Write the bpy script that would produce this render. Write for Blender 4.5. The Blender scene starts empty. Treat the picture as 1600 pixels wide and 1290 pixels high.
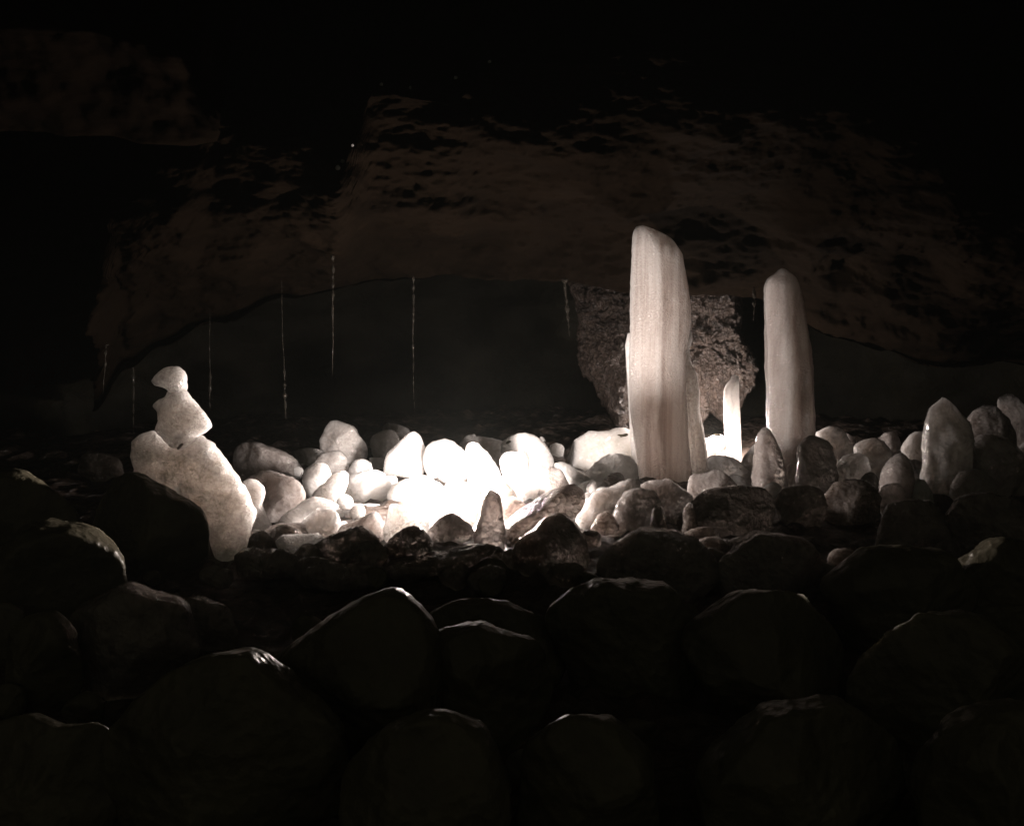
import bpy, bmesh, math, random
from mathutils import Vector, noise
from mathutils.geometry import delaunay_2d_cdt

S = bpy.context.scene
HAZE = .0010
COL = S.collection
# ---------------------------------------------------------------- camera, world, lamps
F = 1537.0; CX, CY = 800.0, 645.0; PITCH = math.atan(195 / F); CAMZ = 1.3
cd = bpy.data.cameras.new('camera'); cam = bpy.data.objects.new('camera', cd); COL.objects.link(cam)
cam.location = (0, 0, CAMZ); cam.rotation_euler = (math.pi / 2 - PITCH, 0, 0)
cd.lens = 36 * F / 1600; cd.sensor_width = 36; cd.clip_start = .05; cd.clip_end = 200
S.camera = cam
w = bpy.data.worlds.new('World'); S.world = w; w.use_nodes = True
bg = w.node_tree.nodes['Background']
bg.inputs[0].default_value = (0.80, 0.74, 0.52, 1); bg.inputs[1].default_value = 0.09
S.view_settings.view_transform = 'Standard'; S.view_settings.look = 'None'
S.view_settings.exposure = 0; S.view_settings.gamma = 1
S.cycles.use_denoising = True
S.cycles.max_bounces = 10; S.cycles.diffuse_bounces = 5; S.cycles.glossy_bounces = 3
S.cycles.transmission_bounces = 8; S.cycles.caustics_reflective = False; S.cycles.caustics_refractive = False
S.cycles.sample_clamp_indirect = 6

FWD = Vector((0, math.cos(PITCH), -math.sin(PITCH))); UP = Vector((0, math.sin(PITCH), math.cos(PITCH)))
RIGHT = Vector((1, 0, 0)); CAM = Vector((0, 0, CAMZ))
def ray(px, py): return FWD + RIGHT * ((px - CX) / F) - UP * ((py - CY) / F)
def P(px, py, Y):
    d = ray(px, py); return CAM + d * (Y / d.y)
def floor_h(y):                                   # the floor drops away in front of the heap
    t = max(0, min(1, (4.75 - y) / .9)); return -.16 * t * t * (3 - 2 * t)
def groundY(py):
    d = ray(800, py); y = d.y * (CAMZ / -d.z)
    for _ in range(30):
        y = .5 * y + .5 * d.y * ((CAMZ - floor_h(y)) / -d.z)
    return y

def lamp(name, loc, power, radius, color=(1.0, .85, .77)):
    l = bpy.data.lights.new(name, 'POINT'); l.energy = power; l.shadow_soft_size = radius; l.color = color
    o = bpy.data.objects.new(name, l); COL.objects.link(o); o.location = loc; return o
def spot(name, loc, aim, power, radius, cone=150, color=(1.0, .85, .77)):
    l = bpy.data.lights.new(name, 'SPOT'); l.energy = power; l.shadow_soft_size = radius; l.color = color
    l.spot_size = math.radians(cone); l.spot_blend = 1.0
    o = bpy.data.objects.new(name, l); COL.objects.link(o); o.location = loc
    o.rotation_euler = Vector(aim).to_track_quat('-Z', 'Y').to_euler(); return o
L1 = P(722, 746, 5.74); L2 = P(1112, 682, 7.65)
lamp('flood_and_fill_light', L1, 280, .05)
spot('flood_and_fill_light', L1 + Vector((0, 0, .05)), P(300, 700, 4.85) - L1, 440, .04, 48)  # added spot, brightens the ice figure beyond what the buried lamp gives
spot('flood_and_fill_light', L1, (1, .30, .10), 10, .06, 120)  # weak added spot that lifts the pillars on the right
lamp('flood_and_fill_light', L2, 130, .05)

# ---------------------------------------------------------------- materials
def newmat(name):
    m = bpy.data.materials.new(name); m.use_nodes = True
    nt = m.node_tree; b = nt.nodes['Principled BSDF']; return m, nt, b
def nd(nt, t, **k):
    n = nt.nodes.new(t)
    for a, v in k.items():
        if a in n.inputs.keys(): n.inputs[a].default_value = v
        else: setattr(n, a, v)
    return n
def coords(nt, scale=(1, 1, 1)):
    g = nt.nodes.new('ShaderNodeTexCoord'); mp = nt.nodes.new('ShaderNodeMapping')
    mp.inputs['Scale'].default_value = scale
    nt.links.new(g.outputs['Object'], mp.inputs['Vector']); return mp.outputs['Vector']
def ramp(nt, fac, stops):
    r = nt.nodes.new('ShaderNodeValToRGB'); e = r.color_ramp.elements
    while len(e) < len(stops): e.new(.5)
    for i, (p, c) in enumerate(stops): e[i].position = p; e[i].color = (*c, 1)
    nt.links.new(fac, r.inputs[0]); return r.outputs[0]
def bump(nt, h, strength, dist, prev=None):
    b = nt.nodes.new('ShaderNodeBump'); b.inputs['Strength'].default_value = strength
    b.inputs['Distance'].default_value = dist; nt.links.new(h, b.inputs['Height'])
    if prev: nt.links.new(prev, b.inputs['Normal'])
    return b.outputs[0]
def ice(name, light, dark, sss=1.0, scale=.12, rough=.3, mott=6, fine=90, bs=.5, stretch=(1, 1, 1), spec=.5, cut=(.35, .7), pits=0, trans=0):
    m, nt, b = newmat(name)
    v = coords(nt, stretch); v0 = coords(nt)
    n1 = nd(nt, 'ShaderNodeTexNoise', Scale=mott, Detail=7.0, Roughness=.62, Distortion=.3); nt.links.new(v, n1.inputs['Vector'])
    c = ramp(nt, n1.outputs['Fac'], [(cut[0], dark), (cut[1], light)])
    nt.links.new(c, b.inputs['Base Color'])
    n2 = nd(nt, 'ShaderNodeTexNoise', Scale=fine, Detail=4.0, Roughness=.6); nt.links.new(v0, n2.inputs['Vector'])
    n3 = nd(nt, 'ShaderNodeTexNoise', Scale=14.0, Detail=3.0, Roughness=.5); nt.links.new(v, n3.inputs['Vector'])
    nb = bump(nt, n3.outputs['Fac'], bs, .03); nb = bump(nt, n2.outputs['Fac'], bs, .006, nb)
    if pits:
        vo = nd(nt, 'ShaderNodeTexVoronoi', Scale=pits); nt.links.new(v0, vo.inputs['Vector'])
        nb = bump(nt, vo.outputs['Distance'], .5, .012, nb)
    nt.links.new(nb, b.inputs['Normal'])
    b.inputs['Roughness'].default_value = rough; b.inputs['IOR'].default_value = 1.31
    b.inputs['Subsurface Weight'].default_value = sss; b.inputs['Subsurface Scale'].default_value = scale
    b.inputs['Subsurface Radius'].default_value = (1.0, .97, .95)
    b.inputs['Specular IOR Level'].default_value = spec
    b.inputs['Transmission Weight'].default_value = trans
    return m
M = {}
M['white'] = ice('white_ice', (.95, .94, .93), (.86, .84, .82), scale=.16, rough=.12, pits=40, trans=.3, mott=14)
M['grey'] = ice('cloudy_ice', (.86, .84, .82), (.60, .57, .55), scale=.14, rough=.07, mott=12, pits=35, trans=.58, cut=(.36, .66), bs=.6)
M['grain'] = ice('grainy_ice', (.91, .88, .85), (.69, .65, .62), scale=.20, rough=.10, mott=60, fine=190, cut=(.34, .60), pits=85, bs=1, trans=.42)
M['clear'] = ice('clear_ice', (.94, .93, .90), (.72, .70, .66), scale=.20, rough=.05, mott=12, trans=.45, pits=25)
M['brown'] = ice('shaded_brown_ice', (.66, .62, .60), (.42, .38, .36), sss=.9, scale=.18, rough=.06, mott=13, pits=35, bs=.8, trans=.66, cut=(.34, .68))  # dull brown tone stands for weak light on the dim blocks
M['dark'] = ice('shaded_wet_ice', (.42, .37, .34), (.22, .19, .17), sss=.9, scale=.16, rough=.05, mott=12, bs=.9, pits=38, trans=.72, cut=(.34, .68))  # darker copy of the ice: lack of light is put into the colour
M['fore'] = ice('shaded_clear_ice', (.080, .074, .052), (.045, .041, .028), sss=.4, scale=.05, rough=.33, mott=3, bs=.45, pits=25, fine=50, spec=.22)  # darkest copy: unlit foreground and its olive ambient tint are in the colour
M['pillar'] = ice('streaked_ice', (.86, .80, .77), (.62, .56, .53), scale=.38, rough=.10, mott=22, stretch=(1, 1, .04), fine=130, cut=(.38, .60), bs=.8, trans=.38, pits=70)
M['pillar2'] = ice('bubbly_ice', (.84, .79, .76), (.52, .47, .45), scale=.34, rough=.06, mott=13, stretch=(1, 1, .15), fine=140, pits=70, bs=.8, trans=.55)
M['drip'] = ice('icicle_ice', (.32, .29, .25), (.12, .11, .09), scale=.01, rough=.06, mott=60, trans=.9)

def rock(name, c1, c2, rough=.45, sc=3, disp=.5, fine=60, spec=.5, stretch=(1, 1, 1)):
    m, nt, b = newmat(name); v = coords(nt, stretch)
    n1 = nd(nt, 'ShaderNodeTexNoise', Scale=sc, Detail=9.0, Roughness=.65, Distortion=.6); nt.links.new(v, n1.inputs['Vector'])
    c = ramp(nt, n1.outputs['Fac'], [(.33, c2), (.68, c1)]); nt.links.new(c, b.inputs['Base Color'])
    n2 = nd(nt, 'ShaderNodeTexNoise', Scale=fine, Detail=6.0, Roughness=.7); nt.links.new(v, n2.inputs['Vector'])
    vo = nd(nt, 'ShaderNodeTexVoronoi', Scale=fine * .5); nt.links.new(v, vo.inputs['Vector'])
    nb = bump(nt, n1.outputs['Fac'], disp, .15); nb = bump(nt, vo.outputs['Distance'], disp, .03, nb)
    nb = bump(nt, n2.outputs['Fac'], disp, .02, nb)
    nt.links.new(nb, b.inputs['Normal'])
    b.inputs['Roughness'].default_value = rough; b.inputs['Specular IOR Level'].default_value = spec
    return m
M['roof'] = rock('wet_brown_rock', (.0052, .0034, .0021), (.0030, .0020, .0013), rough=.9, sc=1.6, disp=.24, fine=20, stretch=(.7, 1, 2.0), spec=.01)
M['outcrop'] = rock('pitted_brown_rock', (.055, .040, .032), (.022, .016, .013), rough=.25, sc=14, disp=1.0, fine=60)
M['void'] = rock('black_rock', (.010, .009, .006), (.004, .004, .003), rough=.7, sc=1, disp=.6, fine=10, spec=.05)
M['ground'] = rock('wet_ice_floor', (.075, .055, .045), (.022, .017, .013), rough=.25, sc=5, disp=.8, fine=35)

# ---------------------------------------------------------------- mesh helpers
def link(name, verts, faces, mat, smooth=True, parent=None):
    me = bpy.data.meshes.new(name); me.from_pydata([tuple(v) for v in verts], [], faces)
    bm = bmesh.new(); bm.from_mesh(me); bmesh.ops.recalc_face_normals(bm, faces=bm.faces); bm.to_mesh(me); bm.free()
    me.materials.append(mat)
    if smooth:
        for p in me.polygons: p.use_smooth = True
    o = bpy.data.objects.new(name, me); COL.objects.link(o)
    if parent: o.parent = parent
    return o
def recentre(o, c):
    c = Vector(c)
    for v in o.data.vertices: v.co -= c
    o.location = c
def tag(o, label=None, cat=None, group=None, kind=None):
    if label: o['label'] = label
    if cat: o['category'] = cat
    if group: o['group'] = group
    if kind: o['kind'] = kind
    return o
def chaikin(p, n=2):
    for _ in range(n):
        q = []
        for i in range(len(p)):
            a, b = p[i], p[(i + 1) % len(p)]
            q += [(a[0] * .75 + b[0] * .25, a[1] * .75 + b[1] * .25), (a[0] * .25 + b[0] * .75, a[1] * .25 + b[1] * .75)]
        p = q
    return p
def split(p, L):                                   # keep corners: short edges before the corner cutting
    q = []
    for i in range(len(p)):
        a, b = p[i], p[(i + 1) % len(p)]; n = max(1, math.ceil(math.dist(a, b) / L))
        q += [(a[0] + (b[0] - a[0]) * t / n, a[1] + (b[1] - a[1]) * t / n) for t in range(n)]
    return q
def centroid(p):
    A = cx = cy = 0
    for i in range(len(p)):
        x0, y0 = p[i]; x1, y1 = p[(i + 1) % len(p)]; c = x0 * y1 - x1 * y0
        A += c; cx += (x0 + x1) * c; cy += (y0 + y1) * c
    return (cx / (3 * A), cy / (3 * A))
def radial(p, c, th):
    dx, dy = math.cos(th), math.sin(th); best = 0
    for i in range(len(p)):
        x0, y0 = p[i][0] - c[0], p[i][1] - c[1]; x1, y1 = p[(i + 1) % len(p)][0] - c[0], p[(i + 1) % len(p)][1] - c[1]
        ex, ey = x1 - x0, y1 - y0; den = dx * ey - dy * ex
        if abs(den) < 1e-9: continue
        t = (x0 * ey - y0 * ex) / den; u = (x0 * dy - y0 * dx) / den
        if -1e-6 <= u <= 1 + 1e-6 and t > best: best = t
    return best
Z = {'A': (100, 520, 3.583), 'B': (380, 620, 4.0), 'C': (700, 620, 4.0), 'D': (860, 330, 2.8667), 'E': (1080, 580, 3.077),
     'G': (0, 820, 2.0), 'H': (800, 820, 2.0), 'T': (0, 0, 1.0)}
def zz(k, pts):
    x0, y0, s = Z[k]; return [(x0 + x / s, y0 + y / s) for x, y in pts]
def nz(p, f, s): return noise.noise_vector(p * f + Vector((s, s * .37, s * 1.7)))

def stone_mesh(poly, Y, thick, seed, rough=.05, facets=10, N=96, K=30, bury=.18):
    """poly in photo pixels -> a closed boulder standing at distance Y"""
    rnd = random.Random(seed)
    ys = [q[1] for q in poly]; c0 = centroid(poly); hh = max(ys) - min(ys)
    poly = [(x, y + (bury * hh * min(1, (y - c0[1]) / (max(ys) - c0[1] + 1e-6)) if y > c0[1] else 0)) for x, y in poly]
    poly = chaikin(split(poly, .2 * hh + 2), 1); c = centroid(poly)
    cw = P(c[0], c[1], Y); rr = []
    for i in range(N):
        th = 2 * math.pi * i / N; rr.append(radial(poly, c, th))
    rr = [(rr[i - 2] + 2 * rr[i - 1] + 3 * rr[i] + 2 * rr[(i + 1) % N] + rr[(i + 2) % N]) / 9 for i in range(N)]
    px2m = Y / F; size = (min(max(rr), 2.2 * min(rr) + 1)) * px2m
    xs = [q[0] for q in poly]; ys = [q[1] for q in poly]
    T = thick * min(max(xs) - min(xs), max(ys) - min(ys)) / 2 * px2m
    vs = []; pw = rnd.uniform(.5, .8)
    for k in range(1, K):
        ph = -math.pi / 2 + math.pi * k / K
        cr = math.cos(ph) ** pw; sy = math.sin(ph)
        for i in range(N):
            th = 2 * math.pi * i / N; r = rr[i] * cr * px2m
            vs.append(Vector((r * math.cos(th), T * sy, -r * math.sin(th))))
    vs.append(Vector((0, -T, 0))); vs.append(Vector((0, T, 0)))
    # flattened facets, mostly facing the viewer's side or the back so that the outline stays
    for _ in range(facets):
        n = Vector((rnd.uniform(-.75, .75), rnd.choice((-1, -1, 1)), rnd.uniform(-.5, .75))).normalized()
        mx = max(v.dot(n) for v in vs); cut = mx * rnd.uniform(.58, .88)
        for v in vs:
            d = v.dot(n)
            if d > cut: v -= n * (d - cut) * .94
    for v in vs:
        w1 = v + cw
        d = nz(w1, 1.6 / max(size, .05), seed) * size * rough * 1.3 + nz(w1, 5 / max(size, .05), seed + 9) * size * rough * .5 + nz(w1, 13 / max(size, .05), seed + 3) * size * rough * .3
        v += d
    fs = []
    for k in range(K - 2):
        for i in range(N):
            j = (i + 1) % N; fs.append((k * N + i, k * N + j, (k + 1) * N + j, (k + 1) * N + i))
    a, b = len(vs) - 2, len(vs) - 1
    for i in range(N):
        j = (i + 1) % N; fs.append((a, j, i)); fs.append((b, (K - 2) * N + i, (K - 2) * N + j))
    return cw, vs, fs
SEED = [11]; REG = []; USED = set()
CUTS = [' standing', ' at ', ' in ', ' with ', ',', ' just', ' below', ' right of', ' left of', ' under', ' behind', ' on ', ' directly', ' touching', ' reaching', ' leaning', ' sloping', ' between', ' above', ' rising', ' tucked', ' hiding', ' against', ' like', ' cut off']
def short(l):
    k = min([l.find(c) for c in CUTS if c in l] + [len(l)]); return l[:k]
def beside(what, px, py, fallback):
    best = sorted(REG, key=lambda r: (r[0] - px) ** 2 + 2.5 * (r[1] - py) ** 2)[:3]
    names = [short(r[2]) for r in REG]
    for x, y, l in best:
        n = short(l)
        if names.count(n) > 1 or len(n.split()) < 3: continue
        rel = ('right of' if px > x else 'left of') if abs(px - x) > 1.2 * abs(py - y) else ('in front of' if py > y else 'behind')
        t = what + ' ' + rel + ' the ' + n
        if len(t.split()) <= 16 and t not in USED: USED.add(t); return t
    return fallback
def stone(key, pts, mat, label, thick=.85, Y=None, name='ice_block', cat='ice block', group=None, dY=0, grow=1.05, parent=None, **k):
    SEED[0] += 7
    poly = zz(key, pts); by = max(q[1] for q in poly)
    if grow != 1: c = centroid(poly); poly = [(c[0] + (x - c[0]) * grow, c[1] + (y - c[1]) * grow) for x, y in poly]
    if Y is None: Y = groundY(by) + dY
    if label and name in ('ice_block', 'ice_stalagmite', 'ice_boulder'): REG.append((*centroid(poly), label))
    cw, vs, fs = stone_mesh(poly, Y, thick, SEED[0], **k)
    o = link(name, vs, fs, M[mat]); o.location = cw
    if parent: o.parent = parent; o.location = cw - parent.location; return o
    return tag(o, label, cat, group)

def sheet_mesh(poly, Y, T, R, seed, amp=.02, step=None, lean=0):
    """any outline (photo pixels) -> thick rounded body with rounded rims"""
    poly = chaikin(split(poly, 11), 1); m = Y / F
    pts = [P(x, y, Y) for x, y in poly]; c = sum(pts, Vector()) / len(pts)
    p2 = [(p.x - c.x, p.z - c.z) for p in pts]
    step = step or R / 6
    res = []                                     # resample outline
    for i in range(len(p2)):
        a = Vector(p2[i]); b = Vector(p2[(i + 1) % len(p2)]); n = max(1, int((b - a).length / step))
        res += [a + (b - a) * (t / n) for t in range(n)]
    area = sum(res[i].x * res[(i + 1) % len(res)].y - res[(i + 1) % len(res)].x * res[i].y for i in range(len(res)))
    if area < 0: res.reverse()
    def dist(q):
        best = 1e9; n = len(res)
        for i in range(n):
            a = res[i]; e = res[(i + 1) % n] - a; t = max(0, min(1, (q - a).dot(e) / (e.length_squared + 1e-12)))
            best = min(best, (a + e * t - q).length)
        return best
    def inside(q):
        r = False; n = len(res)
        for i in range(n):
            a, b = res[i], res[(i + 1) % n]
            if (a.y > q.y) != (b.y > q.y) and q.x < (b.x - a.x) * (q.y - a.y) / (b.y - a.y) + a.x: r = not r
        return r
    pl = list(res); nb = len(res)
    for f in (.03, .1, .22, .4):
        for i in range(0, nb):
            a = res[i - 1]; b = res[(i + 1) % nb]; t = (b - a).normalized(); q = res[i] + Vector((-t.y, t.x)) * R * f
            if inside(q) and dist(q) > R * f * .9: pl.append(q)
    x0 = min(q.x for q in res); x1 = max(q.x for q in res); y0 = min(q.y for q in res); y1 = max(q.y for q in res)
    x = x0
    while x < x1:
        y = y0
        while y < y1:
            q = Vector((x + random.Random(int(x * 9e3 + y * 7e4)).uniform(-.2, .2) * step, y))
            if inside(q) and dist(q) > R * .5: pl.append(q)
            y += step
        x += step
    r = delaunay_2d_cdt(pl, [(i, (i + 1) % nb) for i in range(nb)], [], 1, 1e-5)
    V, Fc = r[0], r[2]; vs = []; n = len(V); back = {}
    D = [dist(q) for q in V]
    for q, d in zip(V, D):
        u = min(1, d / R); t = T * math.sqrt(max(0, 1 - (1 - u) ** 2)); vs.append(Vector((q.x, -t, q.y)))
    fs = [tuple(f) for f in Fc]
    for i in range(n):
        if D[i] < 1e-4: back[i] = i
        else: back[i] = len(vs); vs.append(Vector((vs[i].x, -vs[i].y, vs[i].z)))
    fs += [tuple(back[i] for i in reversed(f)) for f in Fc]
    fs = [f for f in fs if len(set(f)) == 3]
    for v in vs:
        d = nz(v + c, 2.2 / R, seed) * amp + nz(v + c, 7 / R, seed + 5) * amp * .4
        v += Vector((d.x * .35, d.y * 1.6, d.z * .35)); v.y += lean * v.z
    return c, vs, fs
def sheet(key, pts, mat, name, Y, T, R, parent=None, amp=.02, label=None, cat=None, **k):
    SEED[0] += 7; c, vs, fs = sheet_mesh(zz(key, pts), Y, T, R, SEED[0], amp, **k)
    o = link(name, vs, fs, M[mat]); o.location = c
    if parent: o.parent = parent; o.location = c - parent.location
    return tag(o, label, cat)

def pillar_mesh(rows, Y, depth, seed, flutes=5, fl=.05, amp=.012, nseg=96, dz=.012, sides=6):
    """rows of (py, xleft, xright) -> a closed column"""
    pts = [(P(xl, py, Y), P(xr, py, Y)) for py, xl, xr in rows]
    z0, z1 = pts[-1][0].z, pts[0][0].z; n = int((z1 - z0) / dz); vs = []; fs = []
    def at(z):
        for (a, b), (c, d) in zip(pts, pts[1:]):
            if a.z >= z >= c.z:
                t = (a.z - z) / (a.z - c.z + 1e-9); return a.x + (c.x - a.x) * t, b.x + (d.x - b.x) * t
        return (pts[-1][0].x, pts[-1][1].x) if z < z0 else (pts[0][0].x, pts[0][1].x)
    rs = random.Random(seed * 13)
    poly = [(math.cos(a), math.sin(a)) for a in [2 * math.pi * (k + rs.uniform(-.28, .28)) / sides + .35 for k in range(sides)]]
    poly = chaikin(split(poly, .45), 1); pc = (sum(q[0] for q in poly) / len(poly), sum(q[1] for q in poly) / len(poly))
    sec = []
    for i in range(nseg):
        th = 2 * math.pi * i / nseg; r = radial(poly, pc, th); sec.append([r * math.cos(th), r * math.sin(th)])
    xa, xb = min(q[0] for q in sec), max(q[0] for q in sec); ya, yb = min(q[1] for q in sec), max(q[1] for q in sec)
    for q in sec: q[0] = (q[0] - xa) / (xb - xa) * 2 - 1; q[1] = (q[1] - ya) / (yb - ya) * 2 - 1
    ws = sorted(b.x - a.x for a, b in pts)[len(pts) // 2]
    base = Vector(((pts[-1][0].x + pts[-1][1].x) / 2, Y, z0))
    for k in range(n + 1):
        z = z0 + (z1 - z0) * k / n
        xl = xr = 0
        for o in (-1.2, -.6, 0, .6, 1.2):
            l, r = at(z + o * dz); xl += l / 5; xr += r / 5
        cx, h = (xl + xr) / 2, (xr - xl) / 2
        dy = depth * min(ws / 2, h * 1.15 + .01)
        for i in range(nseg):
            th = 2 * math.pi * i / nseg; c, s = math.cos(th), math.sin(th)
            c2, s2 = sec[i]
            f = 1 + fl * math.sin(flutes * th + seed) * abs(s) + fl * .7 * math.sin((flutes * 2 + 3) * th + seed * 2) * abs(s)
            v = Vector((cx + h * c2, Y + dy * s2 * f, z))
            q = nz(Vector((v.x, v.y, v.z * .5)), 9, seed) * amp + nz(v, 26, seed + 3) * amp * .45
            v += Vector((q.x * .7, q.y, q.z * .3)); vs.append(v - base)
    for k in range(n):
        for i in range(nseg):
            j = (i + 1) % nseg; fs.append((k * nseg + i, k * nseg + j, (k + 1) * nseg + j, (k + 1) * nseg + i))
    for k, s in ((0, 1), (n, -1)):
        c = sum((vs[k * nseg + i] for i in range(nseg)), Vector()) / nseg
        if k == n: c.z += .012
        vs.append(c); a = len(vs) - 1
        for i in range(nseg):
            j = (i + 1) % nseg; fs.append((a, k * nseg + j, k * nseg + i) if s > 0 else (a, k * nseg + i, k * nseg + j))
    return base, vs, fs
def pillar(rows, Y, depth, mat, name, label=None, cat=None, parent=None, key=None, group=None, **k):
    SEED[0] += 5
    if key:
        x0, y0, s = Z[key]; rows = [(y0 + a / s, x0 + b / s, x0 + c / s) for a, b, c in rows]
    base, vs, fs = pillar_mesh(rows, Y, depth, SEED[0], **k)
    o = link(name, vs, fs, M[mat]); o.location = base
    if parent: o.parent = parent; o.location = base - parent.location
    return tag(o, label, cat, group)
def empty(name, loc, label, cat, group=None):
    o = bpy.data.objects.new(name, None); COL.objects.link(o); o.location = loc; o.empty_display_size = .1
    return tag(o, label, cat, group)

# ---------------------------------------------------------------- the cave: ground, far rock shell, roof
def grid(name, nu, nv, fn, mat, kind='structure'):
    vs = [fn(i / (nu - 1), j / (nv - 1)) for j in range(nv) for i in range(nu)]
    fs = [(j * nu + i, j * nu + i + 1, (j + 1) * nu + i + 1, (j + 1) * nu + i) for j in range(nv - 1) for i in range(nu - 1)]
    o = link(name, vs, fs, mat)
    return tag(o, kind=kind)
def gfun(u, v):
    x = -9 + 18 * u; y = -2 + 14 * v
    p = Vector((x, y, 0))
    z = noise.fractal(p * 1.7, 1, 2, 4) * .045 + abs(noise.fractal(p * 5, 1, 2, 4)) * .07 - .03
    z += floor_h(y)
    return Vector((x, y, z))
grid('ground', 420, 330, gfun, M['ground'])

def shell(u, v):                                  # far dark rock: left side, back and right side in one sweep
    a = math.pi * (1.18 - 1.36 * u)
    h = v ** .8
    r = 1 - .45 * max(0, v - .55) ** 1.3
    x = 7.2 * math.cos(a) * r; y = 3.5 + 7.0 * max(-.9, math.sin(a)) * r; z = -.3 + 5.6 * h
    p = Vector((x, y, z)); q = noise.fractal(p * .55, 1, 2, 5); q2 = noise.fractal(p * 2.2, 1, 2, 4)
    c = Vector((0, 3.5, 1)); d = (p - c).normalized()
    return p + d * (q * .7 + q2 * .14)
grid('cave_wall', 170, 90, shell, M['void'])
def dome(u, v):
    x = -9 + 18 * u; y = 2.0 + 11 * v; p = Vector((x, y, 0))
    return Vector((x, y, 4.6 + noise.fractal(p * .6, 1, 2, 5) * .7 - .03 * x * x))
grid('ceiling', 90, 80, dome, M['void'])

def interp(tab, x):
    if x <= tab[0][0]: return tab[0][1]
    for (a, b), (c, d) in zip(tab, tab[1:]):
        if x <= c:
            t = (x - a) / (c - a); t = t * t * (3 - 2 * t); return b + (d - b) * t
    return tab[-1][1]
LOW = [(150, 640), (200, 575), (260, 535), (330, 500), (460, 455), (600, 440), (720, 425), (830, 425), (980, 445), (1180, 470), (1300, 520), (1460, 560), (1600, 560), (1760, 540)]
RIM = [(150, 420), (200, 315), (280, 240), (350, 175), (450, 195), (530, 262), (590, 140), (700, 165), (770, 105), (900, 100), (1000, 75), (1150, 90), (1280, 110), (1420, 200), (1550, 300), (1760, 400)]
def roof(u, v):
    px = 150 + 1610 * u
    lo, hi = interp(LOW, px), interp(RIM, px)
    if v < .12:                                   # underside that runs back into the hollow
        t = v / .12; p = P(px, lo, 7.9 + (1 - t) * 2.2); p.z += (1 - t) * .5
    elif v > .8:                                  # over the rim, up into the dark
        t = (v - .8) / .2; p = P(px, hi, 5.85 + .5 * ((u - .5) * 2) ** 2); p.z += t ** 1.6 * 1.7; p.y += t * 1.9
    else:
        t = (v - .12) / .68; yy = lo + (hi - lo) * t
        p = P(px, yy, 7.9 - 2.05 * (1 - (1 - t) ** 2.3) + .5 * ((u - .5) * 2) ** 2)
    k = 1
    q = Vector((p.x * 1.0, p.y * 1.0, p.z * 2.4))
    d = noise.fractal(q * .8, 1, 2, 3) * .27 + noise.ridged_multi_fractal(q * 1.9, 1, 2, 4, 1, 2) * .045 + noise.fractal(q * 7, .8, 2, 4) * .035
    return p + Vector((0, -d * k, -d * .35 * k))
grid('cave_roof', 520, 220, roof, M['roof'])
LO2 = [(-150, 215), (0, 205), (120, 212), (230, 222), (300, 225), (350, 215)]
HI2 = [(-150, 20), (0, 40), (120, 50), (230, 62), (290, 85), (350, 180)]
def roof2(u, v):
    px = -150 + 495 * u; lo, hi = interp(LO2, px), interp(HI2, px)
    if v < .2: t = v / .2; p = P(px, lo, 5.6 + (1 - t) * 1.6); p.z += (1 - t) * .8
    elif v > .8: t = (v - .8) / .2; p = P(px, hi, 4.9); p.z += t * 1.2; p.y += t * .8
    else: t = (v - .2) / .6; p = P(px, lo + (hi - lo) * t, 5.6 - .7 * t)
    d = noise.fractal(p * 1.6, 1, 2, 4) * .12 + noise.fractal(p * 6, 1, 2, 4) * .03
    return p + Vector((0, -d, -d * .4))
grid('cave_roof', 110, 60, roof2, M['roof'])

# hanging rock lobes behind the pillars
def outcrop(key, pts, Y, thick, label, seed):
    poly = zz(key, pts); cw, vs, fs = stone_mesh(poly, Y, thick, seed, rough=.05, facets=3, N=190, K=90, bury=0)
    for v in vs:
        q = v + cw; n = v.normalized()
        v += n * (noise.fractal(q * 7, .9, 2, 4) * .055 + noise.fractal(q * 26, .7, 2, 3) * .024)
    o = link('rock_outcrop', vs, fs, M['outcrop']); o.location = cw; return tag(o, label, 'rock', 'rock lobes hanging from the cave roof')
outcrop('D', [(60, 250), (110, 420), (145, 530), (133, 640), (165, 715), (215, 785), (245, 860), (262, 945), (310, 965), (400, 955), (470, 900), (500, 700), (520, 450), (500, 230), (250, 200)], 8.15, .8,
        'pitted brown rock lobe tapering down to the ice, left of the big pillar', 5)
outcrop('D', [(480, 480), (520, 800), (600, 1000), (660, 1010), (690, 940), (700, 860), (740, 900), (770, 980), (820, 930), (860, 840), (905, 760), (900, 660), (860, 560), (820, 330), (700, 200), (520, 240)], 8.35, .6,
        'rough lit brown rock face hanging between the big and the right pillar', 17)

# ---------------------------------------------------------------- ice figure on the left
YF = groundY(862)
fig = empty('ice_figure', P(345, 862, YF), 'grainy ice figure of stacked pieces leaning left, with beaked head', 'ice figure')
sheet('A', [(378, 640), (385, 600), (420, 570), (500, 540), (560, 590), (600, 625), (670, 618), (765, 570), (830, 615), (900, 700), (960, 785), (1005, 860), (1045, 930), (1078, 1000), (1068, 1060), (1042, 1110), (1035, 1190), (1040, 1290), (830, 1300), (835, 1225), (820, 1140), (800, 1060), (755, 985), (680, 955), (580, 895), (510, 858), (450, 850), (412, 865), (395, 800)],
      'grain', 'leaning_slab', YF, .09, .13, fig, amp=.018, step=.024)
sheet('A', [(585, 320), (680, 312), (715, 375), (780, 430), (818, 495), (830, 525), (800, 555), (762, 572), (720, 620), (660, 660), (600, 640), (560, 600), (503, 548), (515, 520), (535, 490), (528, 450), (498, 402), (520, 375), (575, 352)],
      'grain', 'torso', YF - .03, .075, .10, fig, amp=.012, step=.018)
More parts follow.
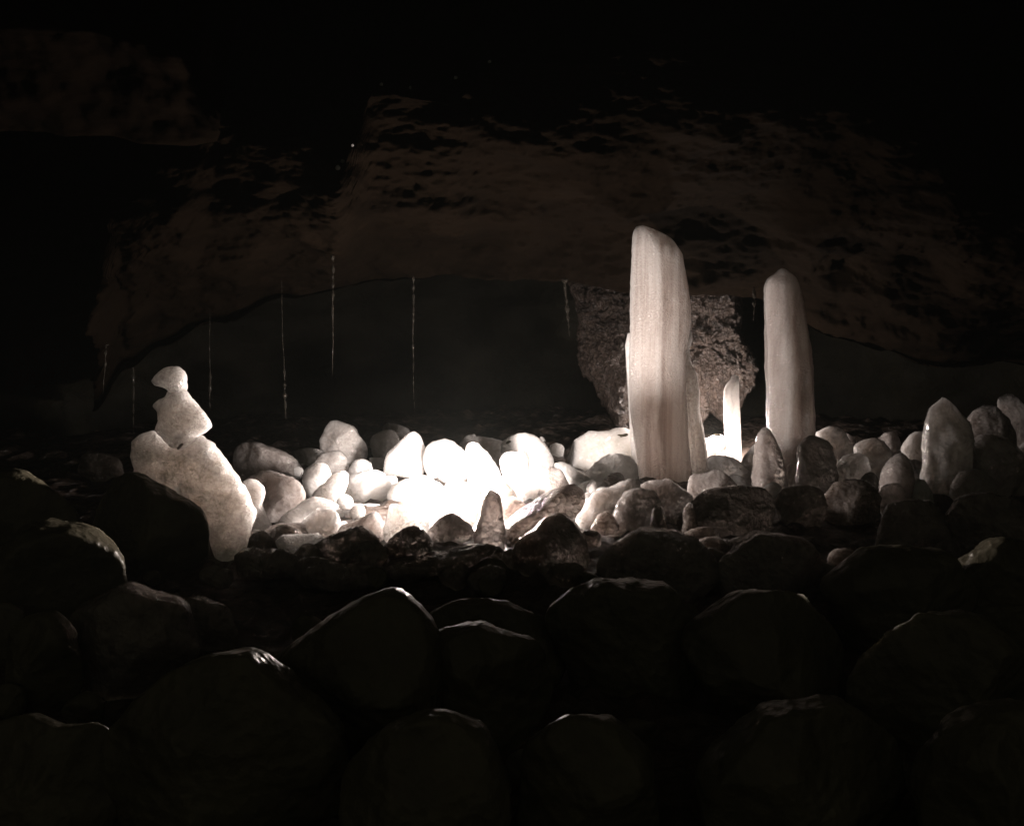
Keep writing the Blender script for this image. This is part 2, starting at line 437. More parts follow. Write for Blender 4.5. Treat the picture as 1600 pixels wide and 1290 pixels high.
sheet('A', [(495, 272), (510, 235), (550, 200), (600, 185), (640, 189), (670, 212), (688, 250), (690, 290), (682, 325), (665, 345), (600, 345), (583, 318), (555, 304), (510, 291)],
      'grain', 'head', YF - .03, .07, .08, fig, amp=.008, step=.013)

# ---------------------------------------------------------------- pillars
YP = 6.75
big = empty('ice_pillar', P(1050, 770, YP), 'tallest ice pillar, broad with streaked face and slanting top', 'ice pillar', 'standing ice pillars')
pillar([(70, 385, 425), (78, 376, 460), (95, 370, 500), (120, 367, 540), (150, 365, 565), (200, 363, 598), (300, 360, 615), (400, 358, 632), (495, 357, 637), (560, 356, 630), (660, 354, 612), (800, 352, 612), (900, 355, 618), (1000, 372, 625), (1100, 385, 632), (1200, 395, 640), (1300, 390, 650)],
       YP, .75, 'pillar', 'column', parent=big, key='D', flutes=5, fl=.03, amp=.010)
pillar([(540, 560, 632), (580, 555, 636), (620, 555, 626), (680, 555, 630), (730, 560, 655), (800, 565, 668), (900, 570, 668), (1000, 580, 690), (1100, 590, 705), (1160, 600, 716), (1220, 600, 720)],
       YP + .14, 1.1, 'grain', 'rim', parent=big, key='D', flutes=4, fl=.05, amp=.012)
pillar([(548, 345, 375), (600, 334, 375), (700, 340, 380), (800, 348, 385), (950, 355, 395), (1080, 362, 410), (1200, 380, 420)],
       YP + .16, 1.2, 'white', 'shard', parent=big, key='D', amp=.005)
pillar([(262, 1025, 1050), (280, 1005, 1085), (300, 975, 1105), (340, 958, 1118), (400, 957, 1130), (500, 962, 1150), (600, 965, 1168), (700, 966, 1178), (758, 968, 1180), (770, 970, 1180), (900, 968, 1183), (1000, 975, 1184), (1080, 1000, 1184), (1150, 1030, 1180), (1250, 1040, 1170)],
       6.5, .9, 'pillar2', 'ice_pillar', 'right ice pillar with pointed tip and bubbly translucent edges', 'ice pillar', key='D', group='standing ice pillars', flutes=3, fl=.05, amp=.010)
pillar([(740, 815, 843), (755, 808, 845), (775, 790, 845), (800, 778, 846), (900, 778, 849), (1000, 782, 853), (1100, 790, 859), (1160, 795, 862)],
       7.35, .9, 'white', 'ice_pillar', 'thin short bright white ice pillar between the two large pillars', 'ice pillar', key='D', group='standing ice pillars', flutes=4, fl=.05, amp=.006)

def inclusion(key, pts, par, Y, name='dark_inclusion', mat='dark'):
    return stone(key, pts, mat, None, Y=Y, name=name, parent=par, N=30, K=12, bury=0, thick=.5, facets=2)
inclusion('A', [(628, 650), (645, 626), (668, 612), (672, 620), (652, 642), (636, 656)], fig, YF - .10, 'pocket_shade')  # dark solid piece stands in for the shade inside a crack
# ---------------------------------------------------------------- ice blocks of the lit heap
B = lambda k, p, m, l, **kw: stone(k, p, m, l, group='ice blocks heaped on the cave floor', **kw)
B('B', [(485, 260), (510, 200), (550, 152), (590, 146), (640, 165), (690, 190), (720, 245), (760, 290), (775, 350), (740, 390), (650, 420), (520, 400), (490, 330)], 'grey', 'smooth egg-shaped grey ice block standing highest at back left of the heap')
B('B', [(795, 290), (810, 240), (870, 208), (920, 205), (960, 235), (980, 280), (960, 350), (900, 400), (830, 400), (808, 350)], 'grey', 'rounded grey ice cobble just left of the tallest glowing block')
B('B', [(-60, 330), (-10, 295), (80, 278), (160, 310), (330, 390), (395, 440), (385, 480), (330, 500), (200, 500), (-60, 500)], 'brown', 'long dim ice slab sloping right behind the ice figure')
B('B', [(-20, 540), (60, 465), (200, 475), (310, 492), (368, 525), (385, 590), (370, 690), (280, 740), (150, 750), (20, 700)], 'brown', 'broad tan ice block right of the ice figure, below the sloping slab')
B('B', [(-10, 545), (30, 515), (80, 512), (130, 545), (142, 600), (110, 660), (150, 740), (190, 800), (100, 840), (0, 800)], 'grey', 'knob-topped cloudy ice piece touching the right side of the ice figure', thick=.6)
B('B', [(370, 510), (395, 450), (440, 410), (490, 402), (520, 420), (548, 490), (530, 560), (440, 620), (405, 600), (380, 560)], 'white', 'small upright ice piece with rounded top below the egg-shaped block')
B('B', [(400, 640), (470, 570), (560, 490), (640, 460), (670, 480), (640, 560), (600, 670), (520, 680), (430, 665)], 'white', 'wedge-shaped pinkish ice piece leaning against the glowing blocks')
B('B', [(430, 420), (500, 350), (600, 335), (650, 380), (660, 450), (580, 490), (460, 480)], 'grey', 'rough dull ice rubble piece under the egg-shaped block')
B('B', [(655, 460), (690, 395), (740, 385), (800, 400), (810, 470), (700, 500), (662, 490)], 'white', 'small rose-tinted ice cube left edge of the tallest glowing block')
B('B', [(790, 378), (850, 382), (890, 372), (885, 450), (800, 462)], 'white', 'little square ice cube under the rounded grey cobble')
B('B', [(280, 350), (350, 325), (440, 318), (500, 340), (500, 400), (420, 430), (320, 390)], 'grey', 'low dim ice rubble at the left foot of the egg-shaped block')
B('B', [(860, 200), (890, 165), (960, 170), (1040, 200), (1050, 260), (950, 280)], 'grey', 'very faint ice lump in the dark behind the grey cobble')
B('B', [(885, 420), (895, 345), (1000, 260), (1068, 213), (1118, 240), (1135, 320), (1148, 430), (1080, 500), (930, 520), (870, 480)], 'white', 'tallest glowing white block with an angled peak', thick=.6, dY=.12)
B('B', [(1132, 330), (1180, 280), (1250, 262), (1330, 285), (1390, 325), (1440, 400), (1430, 500), (1300, 540), (1180, 520), (1140, 440)], 'white', 'glowing round-topped ice block right of the peaked one', thick=.6, dY=.12)
B('B', [(565, 600), (600, 520), (670, 485), (800, 450), (880, 470), (925, 560), (900, 680), (780, 720), (650, 690), (580, 650)], 'white', 'blown-out white round block at the left end of the glow', thick=.6, Y=6.1)
B('B', [(180, 802), (235, 735), (300, 708), (380, 645), (450, 622), (520, 640), (600, 680), (600, 720), (480, 715), (400, 745), (350, 780), (260, 800)], 'white', 'long white tongue-shaped ice piece reaching left from the glow', thick=.8)
B('B', [(585, 720), (640, 660), (760, 670), (890, 680), (890, 730), (800, 740), (720, 780), (640, 810), (598, 780)], 'white', 'bright ice piece behind the grey front stones, low left in the glow', Y=5.85)
B('B', [(900, 620), (960, 540), (1080, 500), (1200, 520), (1280, 580), (1300, 680), (1270, 770), (1170, 800), (1050, 760), (930, 700)], 'white', 'glowing white mass at the centre of the heap', thick=.6, Y=5.98)
B('C', [(-30, 660), (0, 570), (80, 530), (160, 560), (205, 620), (200, 700), (170, 760), (110, 790), (60, 770), (10, 730)], 'white', 'cream round ice block directly left of the dark spike', thick=.6)
B('C', [(118, 400), (122, 300), (150, 280), (195, 278), (245, 315), (300, 390), (335, 450), (300, 560), (180, 580), (120, 520)], 'white', 'glowing steep-sided block with flat narrow top and black speck', thick=.6)
B('C', [(70, 300), (105, 258), (150, 240), (170, 250), (330, 265), (365, 295), (345, 345), (335, 420), (300, 430), (200, 380), (110, 350)], 'grey', 'half-clear grey ice slab behind the flat-topped glowing block', thick=.5)
B('C', [(335, 300), (400, 245), (470, 226), (540, 245), (600, 290), (640, 340), (660, 410), (640, 470), (560, 480), (450, 460), (350, 420)], 'white', 'hump-backed whitish ice block with dark specks at back centre', thick=.7)
B('C', [(328, 345), (420, 342), (492, 345), (505, 430), (500, 560), (490, 645), (450, 630), (420, 570), (370, 540), (335, 460)], 'white', 'square-cut glowing block with a level top edge', thick=.5)
B('C', [(480, 460), (560, 430), (625, 460), (620, 540), (580, 620), (490, 650), (470, 560)], 'white', 'warm cream ice piece right of the square-cut block')
B('C', [(210, 600), (240, 540), (300, 518), (370, 535), (420, 590), (435, 650), (400, 680), (250, 680)], 'grey', 'pale dome-topped ice block behind the dark spike', thick=.7)
B('C', [(560, 620), (600, 480), (625, 430), (700, 450), (722, 490), (760, 560), (740, 620), (650, 660), (580, 650)], 'brown', 'brownish blunt triangular ice piece above the diagonal log', thick=.7)
B('C', [(330, 640), (400, 622), (460, 650), (500, 690), (460, 740), (360, 770), (325, 720)], 'brown', 'small pinkish brown ice lump between dark spike and diagonal log')
B('C', [(645, 400), (700, 310), (800, 250), (900, 204), (1000, 208), (1060, 190), (1150, 176), (1250, 190), (1250, 420), (1060, 480), (900, 470), (700, 470)], 'clear', 'large humped pale ice mass left of the tallest pillar', thick=.5, dY=.25)
B('C', [(630, 440), (700, 405), (770, 430), (885, 500), (880, 550), (810, 560), (750, 560), (690, 510)], 'white', 'white wedge of ice sloping down right of the triangular piece')
B('C', [(840, 470), (900, 400), (960, 370), (1060, 335), (1160, 370), (1190, 460), (1180, 530), (1000, 540), (890, 540)], 'white', 'bright rounded ice block at the left foot of the tallest pillar', thick=.35, dY=.1)
B('C', [(800, 580), (830, 545), (900, 520), (965, 540), (975, 600), (880, 620), (830, 610)], 'white', 'small rosy ice piece below the white wedge')
B('C', [(952, 560), (985, 492), (1050, 498), (1095, 525), (1090, 580), (980, 590)], 'brown', 'faceted brownish ice nugget left of the pillar foot', facets=12)
B('C', [(838, 650), (848, 608), (880, 591), (908, 612), (912, 660), (880, 690)], 'brown', 'tiny round brown ice pebble right of the log end')
B('C', [(625, 330), (640, 300), (680, 286), (725, 305), (720, 360), (650, 370)], 'clear', 'small clear ice bump between the back hump and the clear mass')
# front row
B('B', [(345, 800), (400, 740), (480, 695), (560, 700), (597, 722), (604, 790), (590, 860), (480, 885), (380, 860)], 'grey', 'grey ice stone with speckled face below the tongue-shaped piece')
B('B', [(105, 850), (200, 800), (300, 782), (390, 800), (412, 835), (405, 880), (250, 895), (130, 890)], 'brown', 'flat brown ice slab under the tongue-shaped piece')
B('B', [(190, 895), (230, 865), (400, 858), (500, 848), (560, 858), (560, 960), (430, 1030), (350, 1025), (240, 960)], 'grain', 'pale fan-shaped ice stone low in the front row', thick=.7)
B('B', [(550, 860), (620, 800), (720, 770), (820, 705), (870, 740), (900, 800), (910, 880), (800, 900), (640, 900)], 'brown', 'peaked grey-brown ice stone behind the large dark front stone', thick=.6)
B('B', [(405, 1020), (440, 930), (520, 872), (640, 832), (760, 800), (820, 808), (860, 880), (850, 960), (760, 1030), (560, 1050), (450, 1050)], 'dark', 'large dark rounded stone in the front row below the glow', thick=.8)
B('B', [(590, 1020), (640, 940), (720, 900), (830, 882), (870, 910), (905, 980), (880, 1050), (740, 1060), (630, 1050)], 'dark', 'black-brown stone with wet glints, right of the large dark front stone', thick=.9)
B('B', [(880, 810), (903, 700), (930, 662), (990, 678), (1060, 708), (1172, 742), (1172, 800), (1140, 850), (1040, 870), (920, 900), (890, 870)], 'grain', 'angular pale ice slab standing at the bottom of the glow', thick=.55, facets=10)
B('B', [(880, 930), (960, 850), (1040, 812), (1105, 808), (1155, 850), (1185, 930), (1180, 1010), (1060, 1030), (940, 1030), (875, 1000)], 'dark', 'wet dark stone with bright sparkle below the angular pale slab')
B('B', [(1140, 850), (1200, 780), (1300, 722), (1350, 722), (1375, 770), (1425, 800), (1450, 860), (1350, 890), (1200, 890)], 'brown', 'low pointed brown ice stone left of the dark spike')
B('B', [(20, 950), (45, 870), (100, 830), (150, 845), (195, 900), (190, 960), (100, 985)], 'dark', 'small dark stone at the right foot of the ice figure')
B('C', [(160, 870), (200, 755), (228, 650), (240, 592), (275, 566), (312, 585), (332, 660), (348, 740), (365, 840), (340, 930), (240, 930), (180, 920)], 'brown', 'dark upright spike of knobbly ice in the front row', thick=.9, name='ice_stalagmite', cat='ice spike', facets=2, rough=.08)
B('C', [(345, 780), (430, 730), (560, 650), (650, 590), (700, 565), (780, 548), (830, 575), (850, 620), (835, 700), (760, 760), (650, 800), (540, 850), (440, 880), (365, 860)], 'dark', 'smooth dark log-shaped stone lying diagonally, right of the spike', thick=1.0, facets=3)
B('C', [(405, 950), (450, 880), (540, 830), (610, 760), (690, 718), (745, 740), (800, 800), (860, 890), (885, 1000), (820, 1080), (600, 1090), (450, 1060), (412, 1010)], 'dark', 'rounded dark boulder under the diagonal log stone', thick=.9)
B('C', [(780, 780), (830, 700), (900, 610), (960, 575), (1080, 540), (1150, 500), (1200, 520), (1180, 620), (1080, 680), (960, 740), (860, 790)], 'grey', 'long pale ice piece rising to the right toward the pillar foot', thick=.6)
B('C', [(1000, 790), (1060, 660), (1120, 590), (1200, 560), (1290, 580), (1330, 680), (1300, 780), (1150, 820), (1040, 815)], 'brown', 'brown ice boulder in front of the tallest pillar foot', thick=.9)
B('C', [(890, 810), (940, 735), (990, 715), (1030, 740), (1070, 790), (1060, 830), (960, 840)], 'dark', 'small glinting dark stone left of the brown pillar-foot boulder')
B('C', [(1180, 560), (1250, 530), (1380, 512), (1440, 560), (1530, 620), (1520, 720), (1400, 770), (1260, 740)], 'brown', 'broad dull ice block hiding the base of the tallest pillar')
B('C', [(1215, 1000), (1245, 860), (1265, 720), (1305, 650), (1345, 700), (1372, 850), (1380, 980), (1300, 1030)], 'dark', 'dark dripping ice stub below the tallest pillar', name='ice_stalagmite', cat='ice spike', facets=2, rough=.09)
B('C', [(1450, 850), (1470, 720), (1500, 640), (1530, 680), (1560, 800), (1560, 880)], 'dark', 'thin dark dripping stub right of the other under the tallest pillar', name='ice_stalagmite', cat='ice spike', facets=2, rough=.09)
# around lamp 2 and right of it
B('E', [(50, 410), (52, 330), (75, 300), (110, 288), (150, 300), (166, 340), (172, 410), (160, 450), (70, 450)], 'white', 'small glowing block tucked between tallest and thin pillar', thick=.6)
B('E', [(80, 480), (85, 408), (170, 403), (230, 430), (285, 475), (280, 560), (220, 580), (120, 540)], 'grey', 'grey tilted ice block in front of the thin white pillar')
B('E', [(240, 430), (270, 380), (318, 325), (330, 400), (325, 560), (260, 570), (245, 500)], 'grey', 'pale narrow ice piece left of the dark cone')
B('E', [(-20, 600), (0, 500), (60, 498), (125, 468), (200, 520), (235, 580), (200, 640), (60, 650)], 'brown', 'peaked brown ice stone right of the tallest pillar foot')
B('E', [(300, 400), (315, 310), (335, 268), (368, 262), (392, 305), (415, 375), (445, 460), (465, 540), (460, 610), (320, 610), (302, 520)], 'brown', 'dark leaning ice cone in front of the right pillar', name='ice_stalagmite', cat='ice spike', facets=3)
B('E', [(438, 380), (448, 335), (480, 318), (512, 338), (520, 450), (510, 540), (450, 540)], 'grey', 'small round-headed ice stub against the right pillar', name='ice_stalagmite', cat='ice spike', facets=2)
B('E', [(512, 400), (528, 335), (570, 308), (622, 313), (662, 360), (685, 430), (700, 500), (690, 590), (560, 600), (515, 540)], 'brown', 'dark dome-topped ice stub right of the right pillar', name='ice_stalagmite', cat='ice spike', facets=2)
B('E', [(590, 300), (655, 263), (710, 273), (752, 328), (778, 365), (770, 430), (700, 450), (620, 420)], 'grey', 'pale rounded ice block behind the dark dome-topped stub')
B('E', [(715, 310), (735, 293), (765, 305), (790, 345), (780, 380), (730, 370)], 'brown', 'tiny ice knob at the right shoulder of the pale rounded block')
B('E', [(690, 470), (740, 405), (800, 393), (845, 410), (860, 470), (850, 530), (720, 550)], 'grey', 'squat ice block right of the dome-topped stub')
B('E', [(785, 370), (820, 335), (870, 323), (930, 340), (965, 385), (960, 460), (900, 510), (830, 490)], 'grey', 'hazy low ice hump in the middle of the right side')
B('E', [(890, 330), (930, 295), (975, 290), (1000, 320), (1010, 370), (940, 380)], 'brown', 'faint brownish lump behind the hazy low hump')
B('E', [(905, 560), (925, 450), (980, 388), (1022, 398), (1052, 470), (1070, 560), (1060, 650), (950, 670), (905, 630)], 'brown', 'dark ice cone with a bright rim right of the hazy hump', name='ice_stalagmite', cat='ice spike', facets=3)
B('E', [(1010, 370), (1040, 310), (1080, 290), (1135, 300), (1150, 400), (1120, 450), (1040, 440)], 'grey', 'rounded dull ice block left of the tall pointed piece')
B('E', [(1118, 260), (1138, 187), (1180, 148), (1216, 110), (1252, 130), (1302, 190), (1326, 250), (1340, 330), (1350, 450), (1340, 560), (1240, 590), (1110, 570), (1125, 400)], 'grey', 'tall pointed ice block on the right, like a flame', thick=.7, facets=8)
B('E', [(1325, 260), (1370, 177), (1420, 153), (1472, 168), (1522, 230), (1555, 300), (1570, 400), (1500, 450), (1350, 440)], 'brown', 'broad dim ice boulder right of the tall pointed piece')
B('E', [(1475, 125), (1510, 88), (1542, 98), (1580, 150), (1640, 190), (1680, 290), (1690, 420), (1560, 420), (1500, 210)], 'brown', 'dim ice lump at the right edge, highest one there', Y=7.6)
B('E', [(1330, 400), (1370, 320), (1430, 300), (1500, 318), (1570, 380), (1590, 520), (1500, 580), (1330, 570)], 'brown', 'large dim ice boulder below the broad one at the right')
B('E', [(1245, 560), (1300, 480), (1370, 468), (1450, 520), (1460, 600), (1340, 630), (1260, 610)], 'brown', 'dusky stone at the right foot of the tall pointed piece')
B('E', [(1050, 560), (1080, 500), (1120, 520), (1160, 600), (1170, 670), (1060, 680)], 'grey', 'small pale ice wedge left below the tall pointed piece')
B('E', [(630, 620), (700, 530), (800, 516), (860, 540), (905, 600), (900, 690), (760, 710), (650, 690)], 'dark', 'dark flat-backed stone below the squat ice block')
B('E', [(880, 620), (940, 540), (1000, 540), (1050, 600), (1060, 680), (960, 700)], 'brown', 'dim brown stone at the foot of the bright-rimmed cone')
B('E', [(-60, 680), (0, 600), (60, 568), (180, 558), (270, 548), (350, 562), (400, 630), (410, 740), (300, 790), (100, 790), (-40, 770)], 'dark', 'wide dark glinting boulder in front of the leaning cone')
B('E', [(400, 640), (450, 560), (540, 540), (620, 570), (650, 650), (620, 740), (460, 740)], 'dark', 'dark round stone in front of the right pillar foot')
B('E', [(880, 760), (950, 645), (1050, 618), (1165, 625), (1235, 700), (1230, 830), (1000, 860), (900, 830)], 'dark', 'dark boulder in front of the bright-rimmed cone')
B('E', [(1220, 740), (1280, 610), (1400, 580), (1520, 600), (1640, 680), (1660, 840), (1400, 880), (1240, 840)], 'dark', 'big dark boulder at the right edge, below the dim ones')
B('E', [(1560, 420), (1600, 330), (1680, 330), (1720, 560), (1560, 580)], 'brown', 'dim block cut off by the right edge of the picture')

# nubs and dark bits frozen onto some blocks
from mathutils.bvhtree import BVHTree
def onblock(words, key, pts, name, mat):
    o = [q for q in S.objects if words in q.get('label', '')][0]
    t = BVHTree.FromPolygons([v.co + o.location for v in o.data.vertices], [tuple(p.vertices) for p in o.data.polygons])
    c = centroid(zz(key, pts)); h = t.ray_cast(CAM, ray(*c).normalized())
    inclusion(key, pts, o, h[0].y if h[0] is not None else o.location.y, name, mat)
onblock('humped pale ice mass', 'C', [(1035, 252), (1060, 236), (1100, 232), (1150, 226), (1150, 236), (1100, 246), (1050, 260)], 'dark_inclusion', 'fore')
onblock('half-clear grey ice slab', 'C', [(148, 262), (150, 240), (160, 230), (172, 236), (170, 262)], 'ice_nub', 'grey')
onblock('hump-backed whitish', 'C', [(570, 262), (578, 245), (590, 248), (604, 262), (610, 285), (585, 280)], 'ice_nub', 'grey')
onblock('hump-backed whitish', 'C', [(355, 290), (372, 276), (392, 272), (398, 282), (372, 294)], 'dark_inclusion', 'fore')
onblock('small glowing block tucked', 'E', [(95, 308), (118, 298), (148, 306), (150, 318), (122, 308)], 'dark_inclusion', 'fore')
# dark boulders of the foreground
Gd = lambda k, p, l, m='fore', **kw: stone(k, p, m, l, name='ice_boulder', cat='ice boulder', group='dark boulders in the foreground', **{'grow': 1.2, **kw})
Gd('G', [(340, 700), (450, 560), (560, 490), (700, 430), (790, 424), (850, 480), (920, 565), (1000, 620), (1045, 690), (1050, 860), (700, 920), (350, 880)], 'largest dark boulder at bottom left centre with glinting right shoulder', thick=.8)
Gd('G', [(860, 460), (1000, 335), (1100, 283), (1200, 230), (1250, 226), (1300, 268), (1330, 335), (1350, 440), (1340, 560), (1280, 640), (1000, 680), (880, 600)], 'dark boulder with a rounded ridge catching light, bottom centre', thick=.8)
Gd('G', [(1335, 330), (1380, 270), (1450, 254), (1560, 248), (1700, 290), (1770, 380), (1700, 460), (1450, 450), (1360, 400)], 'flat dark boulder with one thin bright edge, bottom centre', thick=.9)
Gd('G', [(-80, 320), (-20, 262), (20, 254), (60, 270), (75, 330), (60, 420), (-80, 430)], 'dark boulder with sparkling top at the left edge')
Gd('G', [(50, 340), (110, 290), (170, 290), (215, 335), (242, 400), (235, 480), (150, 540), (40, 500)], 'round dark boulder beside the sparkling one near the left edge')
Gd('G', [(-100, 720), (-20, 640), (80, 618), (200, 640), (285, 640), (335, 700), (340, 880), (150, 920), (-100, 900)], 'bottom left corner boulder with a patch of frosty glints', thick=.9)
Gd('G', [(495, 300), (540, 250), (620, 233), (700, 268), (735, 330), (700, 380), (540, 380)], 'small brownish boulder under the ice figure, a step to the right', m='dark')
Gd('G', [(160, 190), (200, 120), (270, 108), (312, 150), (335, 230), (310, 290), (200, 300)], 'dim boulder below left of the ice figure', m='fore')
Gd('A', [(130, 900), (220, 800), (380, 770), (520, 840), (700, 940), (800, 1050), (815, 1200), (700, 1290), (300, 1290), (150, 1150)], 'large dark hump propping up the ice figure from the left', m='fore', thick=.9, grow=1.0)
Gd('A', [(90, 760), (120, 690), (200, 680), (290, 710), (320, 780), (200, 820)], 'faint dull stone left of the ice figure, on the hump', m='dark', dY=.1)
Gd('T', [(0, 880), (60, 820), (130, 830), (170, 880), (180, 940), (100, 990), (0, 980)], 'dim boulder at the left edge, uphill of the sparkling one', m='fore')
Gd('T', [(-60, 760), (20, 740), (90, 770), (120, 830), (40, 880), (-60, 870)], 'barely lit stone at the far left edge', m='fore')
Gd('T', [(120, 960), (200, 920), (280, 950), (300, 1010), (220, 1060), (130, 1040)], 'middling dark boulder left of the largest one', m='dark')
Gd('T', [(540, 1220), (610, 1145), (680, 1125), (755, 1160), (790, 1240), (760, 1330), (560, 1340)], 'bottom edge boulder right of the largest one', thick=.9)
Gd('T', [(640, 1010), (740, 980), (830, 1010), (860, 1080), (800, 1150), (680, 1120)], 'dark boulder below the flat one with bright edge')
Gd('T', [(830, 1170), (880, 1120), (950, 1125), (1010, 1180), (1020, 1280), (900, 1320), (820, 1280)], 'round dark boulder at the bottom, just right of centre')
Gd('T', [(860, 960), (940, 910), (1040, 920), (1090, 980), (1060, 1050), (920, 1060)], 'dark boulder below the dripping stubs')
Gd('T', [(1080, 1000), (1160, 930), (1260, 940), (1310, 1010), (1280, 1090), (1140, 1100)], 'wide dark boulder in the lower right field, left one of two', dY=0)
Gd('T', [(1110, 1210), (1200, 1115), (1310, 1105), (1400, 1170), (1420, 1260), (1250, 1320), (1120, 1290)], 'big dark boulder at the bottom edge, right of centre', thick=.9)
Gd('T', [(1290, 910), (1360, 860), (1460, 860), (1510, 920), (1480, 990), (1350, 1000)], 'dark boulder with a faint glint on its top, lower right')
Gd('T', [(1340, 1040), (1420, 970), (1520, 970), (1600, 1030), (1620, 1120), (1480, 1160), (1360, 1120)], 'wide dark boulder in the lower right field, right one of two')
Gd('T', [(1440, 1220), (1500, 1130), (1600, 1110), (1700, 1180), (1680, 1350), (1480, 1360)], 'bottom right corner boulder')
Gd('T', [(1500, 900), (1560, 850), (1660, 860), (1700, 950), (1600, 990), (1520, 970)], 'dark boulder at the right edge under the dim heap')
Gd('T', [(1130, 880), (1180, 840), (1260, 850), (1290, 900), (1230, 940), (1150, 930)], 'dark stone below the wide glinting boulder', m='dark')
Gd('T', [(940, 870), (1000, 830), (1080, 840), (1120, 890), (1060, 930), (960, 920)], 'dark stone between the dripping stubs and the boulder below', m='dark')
# the icy crust along the front of the heap
Cr = lambda k, p, l, **kw: stone(k, p, 'dark', l, name='ice_crust', cat='ice crust', group='wet crust along the front of the heap', **kw)
Cr('B', [(-60, 1010), (0, 965), (120, 945), (260, 955), (380, 1020), (420, 1080), (200, 1110), (-40, 1090)], 'wet dark crust ledge right below the ice figure', thick=1.1, facets=3, rough=.1)
Cr('B', [(360, 1080), (430, 1040), (600, 1035), (760, 1050), (900, 1080), (860, 1160), (560, 1190), (380, 1150)], 'wet dark crust ledge under the large dark front stone', thick=1.1, facets=3, rough=.1)
Cr('B', [(840, 1080), (900, 1020), (1060, 1010), (1250, 980), (1420, 950), (1560, 900), (1640, 930), (1500, 1010), (1300, 1050), (1000, 1110)], 'long glinting crust ridge running up to the foot of the dark spike', thick=1.3, facets=2, rough=.1)

# small broken chunks that fill the gaps
rnd = random.Random(4)
for i in range(60):
    py = rnd.uniform(735, 835); px = rnd.uniform(430, 1180)
    if i >= 42: px = rnd.uniform(1200, 1560); py = rnd.uniform(725, 800)
    if py > 850 - (px - 430) * .1: py -= 30
    r = rnd.uniform(9, 20)
    pts = [(px + r * rnd.uniform(.75, 1.15) * math.cos(a), py + .85 * r * rnd.uniform(.75, 1.1) * math.sin(a)) for a in [k * math.pi / 4 for k in range(8)]]
    stone('T', pts, 'white' if i < 25 else 'grey' if i < 50 else 'brown', beside('small broken ice chunk', px, py, 'small broken ice chunk wedged between the larger ice blocks'), name='ice_chunk', cat='ice chunk', group='broken ice chunks filling the gaps', N=28, K=12, facets=9)

rnd = random.Random(9)
for i in range(88):
    py = rnd.uniform(885, 1240); px = rnd.uniform(0, 1600); r = rnd.uniform(16, 38) * (.7 + (py - 880) / 600)
    if i >= 40: py = rnd.uniform(840, 905); px = rnd.uniform(330, 1600); r = rnd.uniform(16, 32)
    pts = [(px + r * rnd.uniform(.75, 1.2) * math.cos(a), py + .8 * r * rnd.uniform(.7, 1.1) * math.sin(a)) for a in [k * math.pi / 4 for k in range(8)]]
    stone('T', pts, 'fore' if i < 40 else 'dark', beside('small dark lump' if i < 40 else 'small wet lump', px, py, 'small dark lump filling a gap between the dark foreground boulders' if i < 40 else 'small wet dark lump along the foot of the lit heap'), name='ice_lump', cat='ice lump', group='dark lumps in the gaps of the foreground' if i < 40 else 'wet lumps at the foot of the heap', N=36, K=14, facets=9)
from mathutils.bvhtree import BVHTree
ROOF = []
for o in S.objects:
    if o.name.startswith('cave_roof'):
        ROOF.append(BVHTree.FromPolygons([v.co.copy() for v in o.data.vertices], [tuple(p.vertices) for p in o.data.polygons]))
def hit(px, py):
    best = None; d = ray(px, py).normalized()
    for t in ROOF:
        h = t.ray_cast(CAM, d)
        if h[0] is not None and (best is None or h[3] < best[3]): best = h
    return best
def onroof(px, py, step=3, tries=60, inset=12):
    # walk down (step > 0) or up (step < 0) from the pixel to the roof edge, then step a little inside
    for k in range(tries):
        if hit(px, py + k * step): return px, py + k * step + (inset if step > 0 else -inset)
    return px, py
# ---------------------------------------------------------------- icicles and drips
def icicle(px, y0, y1, wpx, Y, label, mat='drip', beads=0, x1=None, low=False, group='icicles hanging from the cave roof'):
    q = onroof(px, y0, -3, 60, 2); h = hit(*q)
    if h: Y = h[0].y + .01; y0 = q[1]
    a = P(px, y0, Y); b = P(x1 or px, y1, Y); L = (a - b).length; n = max(10, int(L / .012)); vs = []; fs = []
    r0 = wpx / 2 * Y / F; K = 10; sd = px * .13
    for k in range(n + 1):
        t = k / n; r = r0 * ((1 - t) ** .7 if not low else .35 if t < .6 else .35 + 1.1 * math.sin((t - .6) / .4 * math.pi)) * max(.12, .75 + 1.6 * noise.noise(Vector((sd, 0, t * L * 28)))) + .0005
        c = b + (a - b) * (1 - t) - a + nz(Vector((0, 0, t * L * 4)), 1, sd) * .010 * min(1, t * 5)
        for i in range(K):
            th = 2 * math.pi * i / K; vs.append(c + Vector((r * math.cos(th), r * math.sin(th), 0)))
    for k in range(n):
        for i in range(K):
            j = (i + 1) % K; fs.append((k * K + i, k * K + j, (k + 1) * K + j, (k + 1) * K + i))
    fs.append(tuple(range(K))); fs.append(tuple(n * K + i for i in range(K)))
    o = link('icicle', vs, fs, M[mat]); o.location = a
    return tag(o, label, 'icicle', group)
icicle(166, 540, 622, 5, 7.3, 'lone thin icicle at the far left end of the roof edge', x1=162)
icicle(208, 560, 682, 6, 7.4, 'thin icicle reaching down behind the left side of the ice figure')
icicle(882, 440, 527, 8, 7.4, 'jagged bright icicle left of the tallest pillar', x1=890)
icicle(1178, 450, 502, 6, 7.4, 'short bright icicle left of the right pillar tip')
icicle(328, 480, 640, 3, 8.0, 'fine dark drip thread just right of the ice figure head', low=True)
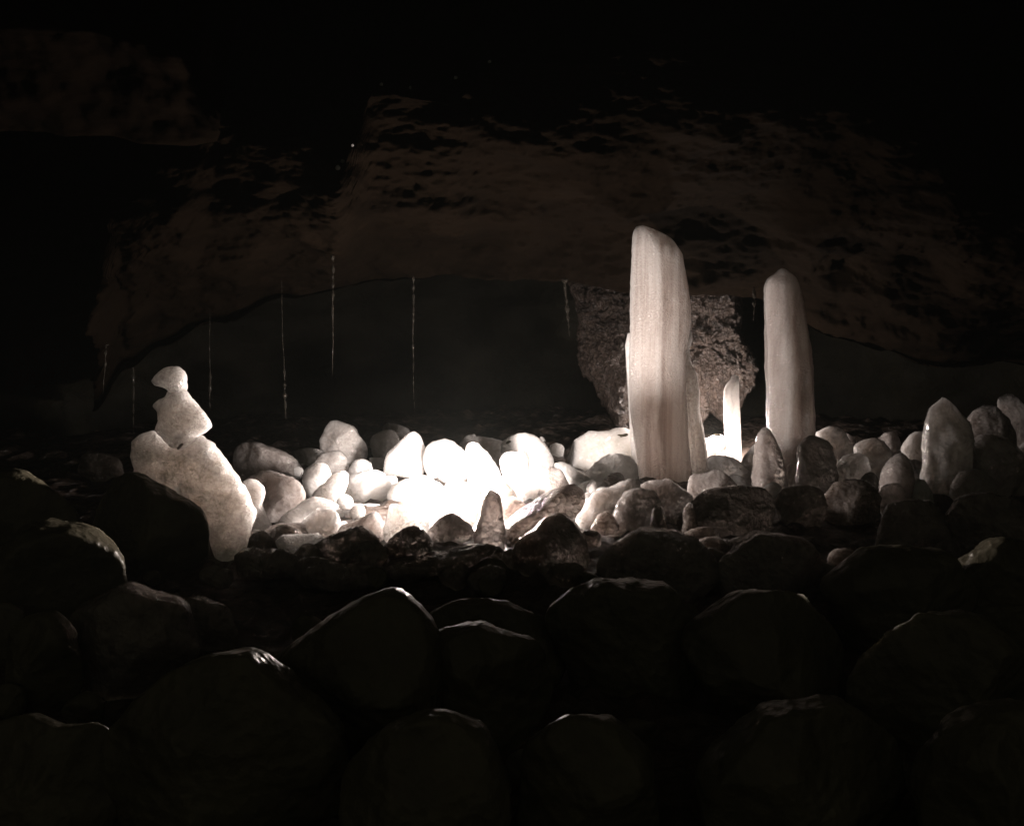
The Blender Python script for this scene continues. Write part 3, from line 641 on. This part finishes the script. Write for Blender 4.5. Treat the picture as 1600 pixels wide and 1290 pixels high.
icicle(440, 440, 655, 3.5, 8.2, 'long glinting drip thread above the sloping ice slab', x1=446, low=True)
icicle(520, 400, 588, 5, 7.9, 'straight beaded thread of falling water above the egg-shaped block')
icicle(646, 470, 674, 3.5, 8.0, 'long thin drip thread ending above the peaked glowing block')

def bead(px, py, r, Y, label):  # white beads added in place of lamp glints on the wet roof edge
    SEED[0] += 3
    pts = [(px + r * math.cos(a) * (1 + .3 * math.sin(3 * a + px)), py + r * math.sin(a)) for a in [k * math.pi / 5 for k in range(10)]]
    stone('T', pts, 'white', label, Y=Y, name='glint_bead', cat='ice bead', group='glint beads added on the edge of the cave roof', N=16, K=9, bury=0, facets=2)
BL = [(528, 250, 3, 'lowest and brightest added glint bead on the roof notch'), (535, 240, 2.6, 'second lowest added glint bead on the roof notch'),
      (551, 215, 1.6, 'faint added glint bead higher on the right side of the roof notch'), (596, 120, 2.2, 'lone added glint bead at the left end of the upper roof edge'),
      (641, 125, 1.8, 'dim added glint bead second from the left on the upper roof edge'), (712, 110, 2.4, 'added glint bead in the middle of the rising roof edge'),
      (765, 85, 2.2, 'added glint bead at the high right end of the rising roof edge')]
for px, py, r, lb in BL:
    px, py = onroof(px, py); h = hit(px, py)
    if h: bead(px, py, r * 1.3, h[0].y - .02, lb)
# ---------------------------------------------------------------- thin cold mist
bm = bmesh.new(); bmesh.ops.create_cube(bm, size=1); me = bpy.data.meshes.new('haze'); bm.to_mesh(me); bm.free()
hz = bpy.data.objects.new('haze', me); COL.objects.link(hz); hz.scale = (40, 34, 12); hz.location = (0, 5, 4.0)
hm = bpy.data.materials.new('mist'); hm.use_nodes = True; hn = hm.node_tree; hn.nodes.remove(hn.nodes['Principled BSDF'])
pv = hn.nodes.new('ShaderNodeVolumePrincipled'); pv.inputs['Density'].default_value = HAZE; pv.inputs['Color'].default_value = (.82, .9, .84, 1)
pv.inputs['Anisotropy'].default_value = .3
hn.links.new(pv.outputs[0], hn.nodes['Material Output'].inputs['Volume']); me.materials.append(hm); tag(hz, kind='stuff')
